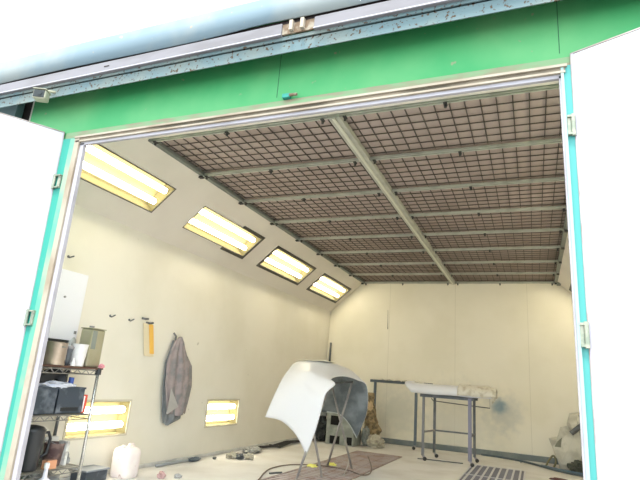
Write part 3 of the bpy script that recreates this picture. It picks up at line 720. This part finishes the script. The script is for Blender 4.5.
# ------------------------------------------------------------------ curved car panel on its folding stand
NET = [
 [(-1.371,2.000,0.539),(-1.318,2.020,0.716),(-1.291,2.080,0.853),(-1.281,2.140,0.939),(-1.268,2.200,1.006),(-1.269,2.270,1.053),(-1.286,2.400,1.114),(-1.281,2.550,1.157),(-1.300,2.800,1.166),(-1.299,3.000,1.098),(-1.280,3.080,0.810),(-1.215,3.100,0.576)],
 [(-1.203,2.000,0.525),(-1.176,2.000,0.707),(-1.145,2.050,0.863),(-1.130,2.100,0.948),(-1.121,2.170,1.025),(-1.125,2.250,1.072),(-1.149,2.400,1.144),(-1.128,2.550,1.172),(-1.154,2.800,1.168),(-1.123,3.000,1.109),(-1.093,3.080,0.824),(-1.056,3.100,0.591)],
 [(-1.069,2.000,0.459),(-1.043,2.000,0.659),(-1.005,2.030,0.842),(-0.989,2.080,0.937),(-0.976,2.140,1.023),(-0.976,2.200,1.062),(-1.003,2.380,1.129),(-0.989,2.550,1.174),(-0.984,2.800,1.166),(-0.951,3.000,1.107),(-0.920,3.080,0.814),(-0.911,3.100,0.569)],
 [(-0.957,2.000,0.355),(-0.929,2.000,0.541),(-0.870,2.000,0.763),(-0.855,2.050,0.864),(-0.815,2.100,0.960),(-0.840,2.180,1.017),(-0.870,2.360,1.082),(-0.850,2.550,1.137),(-0.816,2.800,1.129),(-0.753,3.000,1.060),(-0.734,3.080,0.736),(-0.788,3.100,0.466)],
 [(-0.866,2.000,0.214),(-0.788,2.000,0.450),(-0.731,2.000,0.696),(-0.709,2.030,0.835),(-0.632,2.070,0.931),(-0.714,2.160,0.979),(-0.725,2.400,1.017),(-0.684,2.620,1.022),(-0.637,2.850,0.994),(-0.569,3.000,0.933),(-0.578,3.080,0.635),(-0.692,3.100,0.330)],
]
def cr(p0, p1, p2, p3, t):
    return 0.5 * ((2 * p1) + (-p0 + p2) * t + (2 * p0 - 5 * p1 + 4 * p2 - p3) * t * t + (-p0 + 3 * p1 - 3 * p2 + p3) * t ** 3)
def spline(pts, k):
    pts = [Vector(p) for p in pts]; out = []
    e = [pts[0] * 2 - pts[1]] + pts + [pts[-1] * 2 - pts[-2]]
    for i in range(len(pts) - 1):
        for q in range(k): out.append(cr(e[i], e[i + 1], e[i + 2], e[i + 3], q / k))
    out.append(pts[-1]); return out
rows = [spline(r, 6) for r in NET]
cols = [spline([rows[i][j] for i in range(5)], 8) for j in range(len(rows[0]))]
t = thing('car_body_panel', (-1.0, 2.5, 1.1), 'large white curved car body panel draped over a folding stand', 'car panel')
MB().grid(cols).build('outer_skin', panel_white, t, smooth=True, solid=.008, mats=[panel_inner], off=-1)
# rolled edge seen along the arch opening of the far side
far_edge = [cols[len(cols) - 1][i] for i in range(len(cols[0]))]
MB().tube([p + Vector((0, -.006, 0)) for p in far_edge[6:]], .006, 6).build('arch_lip', mat('pale_edge', (.46, .50, .52), .4), t, smooth=True)
MB().grid([[(-1.22 + .5 * i / 8, 2.42 + .22 * j / 3, 1.172 - .012 * (i > 6) + .006 * math.sin(i * 1.7 + j)) for j in range(4)] for i in range(7)]).build('masking_tape_patch', mat('cream_masking_film', (.80, .76, .62), .35), t, smooth=True, solid=.006)
# inner strengthening rib below the front lip
MB().tube([(-1.20, 2.55, 1.13), (-.95, 2.56, 1.13), (-.78, 2.56, 1.06)], .018, 8).build('inner_rib', panel_inner, t)
t = thing('folding_stand', (-.85, 2.5, 0), 'folding X-legged steel stand under the white curved panel', 'stand')
for a, b in (((-.909, 1.90, 0), (-.775, 2.30, .93)), ((-.754, 2.196, 0), (-1.095, 2.32, .93)), ((-.965, 2.88, 0), (-.736, 2.93, .968)), ((-.698, 2.99, 0), (-1.018, 2.95, .968))):
    MB().tube([a, b], .0125, 10).build('leg', steel_grey, t, smooth=True)
MB().tube([(-.775, 2.28, .93), (-.736, 2.95, .968)], .010, 10).build('top_rail', steel_dark, t, smooth=True)
MB().tube([(-1.095, 2.30, .93), (-1.018, 2.97, .968)], .010, 10).build('top_rail', steel_dark, t, smooth=True)
pts = spline([(-1.10, 1.40, .01), (-1.191, 1.678, .01), (-1.286, 1.937, .01), (-1.36, 2.259, .01), (-1.318, 2.60, .01), (-1.12, 2.81, .01), (-.93, 2.84, .012), (-.68, 2.80, .012), (-.47, 2.63, .012), (-.43, 2.82, .012), (-.53, 3.20, .03), (-.74, 3.75, .06)], 8)
tag(MB().tube(pts, .0065, 6).build('air_hose', cablem, smooth=True, loc=(-.9, 2.7, 0)), 'thin brown-grey hose curling over the floor around the stand', 'hose')
tag(MB().tube([(-.60, 2.42, .012), (-.70, 2.85, .06), (-.80, 3.15, .12)], .006, 6).build('stray_wire', mat('grey_wire', (.42, .40, .38), .5), loc=(-.6, 2.42, 0)), 'thin grey wire standing up from the grating beside the stand', 'wire')
for i, (x, y, lb) in enumerate([(-1.08, 2.70, 'scrap of yellow tape on the floor, left of the stand leg'), (-.95, 2.99, 'scrap of yellow tape on the floor between the stand legs')]):
    tag(MB().blob((x, y, .018), (.055, .035, .018), 60 + i, .5, 3, 8, .2).build('yellow_tape', yel, loc=(x, y, 0)), lb, 'tape', 'scraps of yellow tape')

# ------------------------------------------------------------------ things stored behind the panel in the left corner
t = thing('metal_unit', (-1.6, 5.0, 0), 'grey-green metal unit with square black openings in the left corner', 'unit')
m = MB(); x0, x1, y0, y1 = -1.82, -1.36, 5.0, 5.40
m.box((x0, y0 + .02, 0), (x1, y1, .52)); m.build('casing', boxgrey, t, bevel=.008)
m = MB(); m.box((x0, y0, 0), (-1.755, y0 + .02, .52)); m.box((-1.585, y0, 0), (-1.47, y0 + .02, .52)); m.box((-1.38, y0, 0), (x1, y0 + .02, .52)); m.box((-1.755, y0, .43), (-1.585, y0 + .02, .52)); m.box((-1.755, y0, .13), (-1.585, y0 + .02, .29)); m.box((-1.755, y0, 0), (-1.585, y0 + .02, .012)); m.box((-1.47, y0, .13), (-1.38, y0 + .02, .52)); m.box((-1.47, y0, 0), (-1.38, y0 + .02, .012))
m.build('front_panel', boxgrey, t)
for a, b in (((-1.755, .29), (-1.585, .43)), ((-1.755, .012), (-1.585, .13)), ((-1.47, .012), (-1.38, .13))):
    box((a[0], y0 + .012, a[1]), (b[0], y0 + .0205, b[1])).build('opening', blackv, t)
box((x0 - .01, y0 - .015, .52), (x1 + .01, y1, .535)).build('top_plate', mat('pale_grey_top', (.50, .51, .48), .5), t, bevel=.003)
tag(MB().blob((-1.975, 5.2, .19), (.10, .14, .20), 71, .35, 2.5, 16, .1).build('black_bag', mat('black_bin_bag', (.04, .045, .045), .35), loc=(-1.99, 5.2, 0)), 'black plastic bag left of the grey metal unit', 'bag')
tag(MB().blob((-1.96, 5.15, .475), (.09, .11, .085), 72, .4, 2.5, 14, .1).build('grey_plastic_bundle', bagm, loc=(-1.95, 5.15, .4)), 'crumpled grey plastic bundle on top of the black bag', 'bundle')
tag(MB().blob((-1.27, 5.36, .13), (.062, .09, .145), 73, .35, 2.5, 14, .1).build('grey_plastic_bag', bagm, loc=(-1.27, 5.36, 0)), 'crumpled grey plastic bag right of the metal unit', 'bag')
t = thing('masking_paper_roll', (-1.20, 5.7, 0), 'tall bundle of torn brown masking paper against the back wall', 'paper roll')
from mathutils import noise as NZ
P = []
for i in range(30):
    z = .02 + .80 * i / 29; row = []
    for k in range(25):
        a = 2 * PI * k / 24; kk = Vector((math.cos(a), math.sin(a), z * 5))
        r = (.14 - .075 * (i / 29)) * (1 + .35 * NZ.noise(kk * 2.2) + .2 * NZ.noise(kk * 6))
        row.append((-1.30 + r * math.cos(a) + .03 * math.sin(z * 7), 5.70 + r * math.sin(a), z))
    P.append(row)
MB().grid(P).build('paper_body', paperm, t)
MB().blob((-1.30, 5.63, .60), (.05, .05, .07), 74, .5, 3, 12).build('pale_core', mat('tan_paper', (.66, .50, .30), .85), t)
tag(MB().blob((-1.075, 5.28, .075), (.125, .12, .10), 75, .4, 2.6, 18, .25).build('paper_ball', paperl, loc=(-1.04, 5.28, 0)), 'crumpled ball of grey-beige paper on the floor below the brown paper', 'paper')
t = thing('wall_pipe', (-2.25, 6.05, .09), 'thin dark-topped pipe standing upright in the back left corner', 'pipe')
MB().tube([(-2.235, 6.02, .09), (-2.235, 6.02, 1.30)], .014, 10).build('pipe', mat('mauve_pipe', (.28, .22, .25), .5), t, smooth=True)
MB().tube([(-2.235, 6.02, 1.30), (-2.235, 6.02, 1.655)], .019, 10).build('sleeve', steel_dark, t, smooth=True)
t = thing('cable_drop', (-1.17, 6.08, 1.9), 'short thin cable hanging on the back wall', 'cable')
MB().tube([(-1.176, 6.090, 2.30), (-1.172, 6.090, 2.10), (-1.165, 6.085, 1.95)], [.003, .004, .007], 6).build('cable', mat('dull_cable', (.22, .2, .15), .6), t)

# ------------------------------------------------------------------ rear trestle
def caster(t, x, y, z=.0, mm=steel_grey, dx=.03):
    c = MB(); c.bar((x, y, .075), (x + dx * .6, y, .045), .018, .03); c.bar((x + dx * .6, y, .05), (x + dx, y, .028), .02, .03)
    o = c.build('caster', mm, t)
    MB().tube([(x + dx, y - .012, .026), (x + dx, y + .012, .026)], .026, 14).build('wheel', rubber, o)
t = thing('rear_trestle', (-.9, 5.8, 0), 'slate grey T-topped trestle standing behind the table against the back wall', 'trestle')
A, B = Vector((-1.31, 5.93, 0)), Vector((-.515, 5.60, 0)); dd = (B - A).normalized()
MB().bar(A - dd * .10 + Vector((0, 0, 1.022)), B + dd * .30 + Vector((0, 0, 1.022)), .05, .045).build('top_bar', slate, t, bevel=.004)
MB().bar(A + Vector((0, 0, .0)), A + Vector((0, 0, 1.0)), .04).build('post', slate, t)
MB().bar(B + Vector((0, 0, .07)), B + Vector((0, 0, 1.0)), .04).build('post', slate, t)
caster(t, B.x, B.y, mm=steel_grey, dx=-.02)
P = [[tuple(A + dd * (.12 + .8 * i / 16) + Vector((0, (-.05 + .1 * j / 3), 1.052 + .014 * math.sin(i * 1.9 + j)))) for j in range(4)] for i in range(17)]
tag(MB().grid(P).build('masking_film_strip', film, smooth=True, solid=.004, loc=(-.9, 5.75, 1.05)), 'thin strip of masking film lying on the slate trestle bar', 'film')

# ------------------------------------------------------------------ wheeled work table
t = thing('work_table', (.16, 4.74, 0), 'wheeled dark steel work table near the back wall', 'table')
FL, BL, FR, BR = (-.177, 4.49), (-.105, 4.983), (.456, 4.477), (.461, 5.008)
ZT1 = .872
steel_mid = mat('mid_grey_steel', (.19, .19, .20), .5, .3)
for (x, y), mm, w in ((FL, steel_mid, .032), (BL, steel_dark, .034), (FR, violet_steel, .045), (BR, steel_dark, .034)):
    l = MB().bar((x, y, .07), (x, y, ZT1), w).build('leg', mm, t)
    caster(t, x, y, mm=steel_grey, dx=.035 if y > 4.6 else .03)
for q, e in ((FL, FR), (BL, BR)): MB().bar((q[0] - .05, q[1], ZT1 - .015), (e[0] + .05, e[1], ZT1 - .015), .035, .03).build('top_rail', steel_dark, t)
box((FL[0] - .05, FL[1] - .01, ZT1), (FR[0] + .06, BR[1] + .01, ZT1 + .012)).build('table_top', steel_dark, t, bevel=.002)
for a, b in ((FL, BL), (BL, BR), (FR, BR)):
    MB().bar((*a, .375), (*b, .375), .026, .022).build('brace', steel_grey if a == FL else steel_dark, t)
MB().tube([(BL[0] - .05, BL[1], .82), (BL[0] - .02, BL[1] - .02, .79), (.30, 4.75, .775), (.70, 4.72, .760)], .007, 8).build('side_rod', steel_dark, t)
MB().tube([(.70, 4.72, .760), (.70, 4.70, .90)], .003, 6).build('string', steel_grey, t)
MB().bar((FL[0] - .09, 4.59, .008), (.34, 4.685, .008), .016, .012).build('floor_strip', steel_dark)  # thin dark strip across the floor below the table
tag(bpy.data.objects['floor_strip'], 'thin dark strip on the floor under the work table', 'bar')

# long white moulded panel lying on the table
t = thing('white_trim_panel', (.1, 4.6, ZT1 + .012), 'long white moulded car panel lying across the work table', 'car panel')
P = []
for i in range(41):
    f = i / 40; x = -.455 + 1.20 * f
    h = .125 * min(1, .35 + f * 8) * (1 - .05 * f); tip = min(1, f * 10)
    y0 = 4.40 - .0 * f
    zb = ZT1 + .016 + (1 - tip) * .105
    row = []
    for (yy, zz) in ((0, 0), (.012, .06), (.03, .105), (.07, .128), (.16, .140), (.27, .142), (.36, .12), (.42, .06)):
        row.append((x + (.02 * (1 - tip)), y0 + yy, zb + zz * (h / .125) + .003 * math.sin(f * 14)))
    P.append(row)
MB().grid(P).build('panel_skin', panel_white, t, smooth=True, solid=.008, off=-1)
P = [[(-.46 + .24 * i / 8, 4.50 + .05 * j, 1.022 - .006 * (8 - i) * .2 + .003 * j) for j in range(5)] for i in range(9)]
MB().grid(P).build('top_flange', mat('cream_flange', (.72, .70, .58), .4), t, smooth=True, solid=.005)
# crumpled film over its right end
P = []
for i in range(33):
    f = i / 32; x = .30 + .50 * f; row = []
    for j in range(15):
        g = j / 14
        y = 4.375 + .46 * g
        zz = ZT1 + .03 + .145 * math.sin(PI * min(1, g * 1.1 + .0) ** .8) ** .5 * (1 - .35 * max(0, f - .8) * 5 * .5) if 0 < g < 1 else ZT1 + .03
        nn = NZ.noise(Vector((x * 11, y * 11, 3.3)))
        row.append((x + .014 * nn, y + .012 * NZ.noise(Vector((x * 13, g * 9, 1))), zz + .018 * nn + (.012 * NZ.noise(Vector((x * 30, y * 30, 7))))))
    P.append(row)
o = MB().grid(P).build('crumpled_film', film, smooth=True, solid=.003, loc=(.55, 4.6, 1.0))
tag(o, 'crumpled beige masking film over the right end of the white moulded panel', 'film')
t2 = MB().tube([(.765, 4.42, .95), (.775, 4.40, .91), (.77, 4.40, .86), (.755, 4.41, .83)], [.03, .026, .014, .006], 10).build('hanging_film_tail', film, o, smooth=True)

# ------------------------------------------------------------------ right corner
t = thing('plastic_sheet_pile', (1.75, 5.6, 0), 'pile of milky folded masking film in the back right corner', 'sheeting')
def facet(pts, faces, nm, mm, th=.02):
    b = MB(); vs = [b.bm.verts.new(p) for p in pts]
    for f in faces: b.bm.faces.new([vs[i] for i in f])
    return b.build(nm, mm, t, solid=th)
m = MB(); m.blob((1.74, 5.60, .26), (.21, .16, .29), 81, .75, 1.6, 5, .1)
m.build('bundle', sheetm, t)
m = MB(); m.blob((1.88, 5.60, .56), (.15, .14, .17), 83, .7, 1.9, 5)
m.build('top_fold', sheetm, t)
facet([(1.50, 5.44, .30), (1.63, 5.40, .42), (1.85, 5.44, .62), (1.90, 5.38, .30), (1.78, 5.36, .05), (1.58, 5.36, .09), (1.70, 5.34, .30)], [(0, 1, 6), (1, 2, 6), (2, 3, 6), (3, 4, 6), (4, 5, 6), (5, 0, 6)], 'front_fold', sheetm)
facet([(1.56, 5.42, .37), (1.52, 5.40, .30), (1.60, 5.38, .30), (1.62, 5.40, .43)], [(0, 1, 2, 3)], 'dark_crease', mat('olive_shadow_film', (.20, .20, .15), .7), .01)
MB().tube([(1.74, 5.38, .50), (1.82, 5.38, .57), (1.90, 5.40, .64)], .035, 10).build('dark_tie', steel_dark, t)
tag(MB().tube([(1.88, 5.50, .76), (1.90, 5.48, .90)], .025, 10).build('yellow_can', mat('pale_yellow_can', (.80, .66, .30), .5), loc=(1.89, 5.5, .76)), 'pale yellow can on top of the film pile in the right corner', 'can')
tag(MB().blob((1.84, 5.24, .06), (.14, .08, .09), 85, .45, 2.6, 14, .3).build('dark_rubbish_bag', mat('dark_olive_bag', (.05, .055, .04), .5), loc=(1.80, 5.3, 0)), 'dark rubbish bag at the foot of the film pile', 'bag')
tag(MB().tube(spline([(1.40, 5.52, .02), (1.44, 5.50, .10), (1.50, 5.47, .17), (1.53, 5.46, .10), (1.50, 5.45, .02)], 6), .014, 8).build('hose_loop', mat('olive_hose', (.20, .18, .09), .5), smooth=True, loc=(1.45, 5.5, 0)), 'olive hose loop standing left of the film pile', 'hose')
tag(MB().tube(spline([(.47, 5.96, .02), (.76, 5.90, .02), (1.05, 5.74, .02), (1.32, 5.42, .02), (1.55, 5.10, .02), (1.80, 4.92, .02), (2.2, 4.85, .02)], 8), .015, 8).build('wall_hose', hosem, smooth=True, loc=(1.2, 5.5, 0)), 'dark slate hose running over the floor to the right corner', 'hose')
tag(MB().tube(spline([(1.34, 5.50, .018), (1.60, 5.22, .018), (1.85, 5.10, .018), (2.2, 5.06, .018)], 8), .013, 8).build('slate_blue_hose', mat('blue_hose', (.10, .17, .24), .5), smooth=True, loc=(1.7, 5.2, 0)), 'slate blue hose beside the dark one in front of the film pile', 'hose')
tag(MB().blob((1.52, 4.33, .012), (.10, .04, .014), 91, .4, 2.5, 8).build('flat_dark_scrap', mat('dark_red_scrap', (.10, .04, .04), .6), loc=(1.52, 4.33, 0)), 'flat dark red scrap on the floor by the right door jamb', 'scrap')
tag(MB().bar((1.06, 5.64, .0), (1.06, 5.64, .05), .012).build('floor_peg', slate, loc=(1.06, 5.64, 0)), 'small upright peg beside the dark slate hose', 'peg')

# ------------------------------------------------------------------ camera, sky and sun
cam = bpy.data.cameras.new('camera'); co = bpy.data.objects.new('camera', cam); COL.objects.link(co)
R_ = Vector((0.924413654534287, 0.3739459505818853, 0.07499214194816607)); U_ = Vector((0.03290645808762907, -0.27409594101405926, 0.9611392095507)); F_ = Vector((-0.37996915707290085, 0.8860224834410397, 0.26568326727568237))
Mx = Matrix((R_, U_, -F_)).transposed().to_4x4(); Mx.translation = Vector((1.2767965, -3.0693340, 0.9551965)); co.matrix_world = Mx
cam.sensor_width = 36; cam.lens = 508.036 * 36 / 640; cam.clip_start = .05
SC.camera = co
w = bpy.data.worlds.new('sky'); SC.world = w; w.use_nodes = True
bg = w.node_tree.nodes['Background']; bg.inputs['Color'].default_value = (0.84, 0.93, 1.0, 1); bg.inputs['Strength'].default_value = 3.2
sun = bpy.data.lights.new('sun', 'SUN'); sun.energy = 4.0; sun.angle = math.radians(12); sun.color = (1, .97, .92)
so = bpy.data.objects.new('sun', sun); COL.objects.link(so); so.rotation_euler = (math.radians(24), 0, math.radians(0))
vs = SC.view_settings; vs.view_transform = 'Standard'; vs.look = 'None'; vs.gamma = 1; vs.exposure = 0.42; vs.use_curve_mapping = False
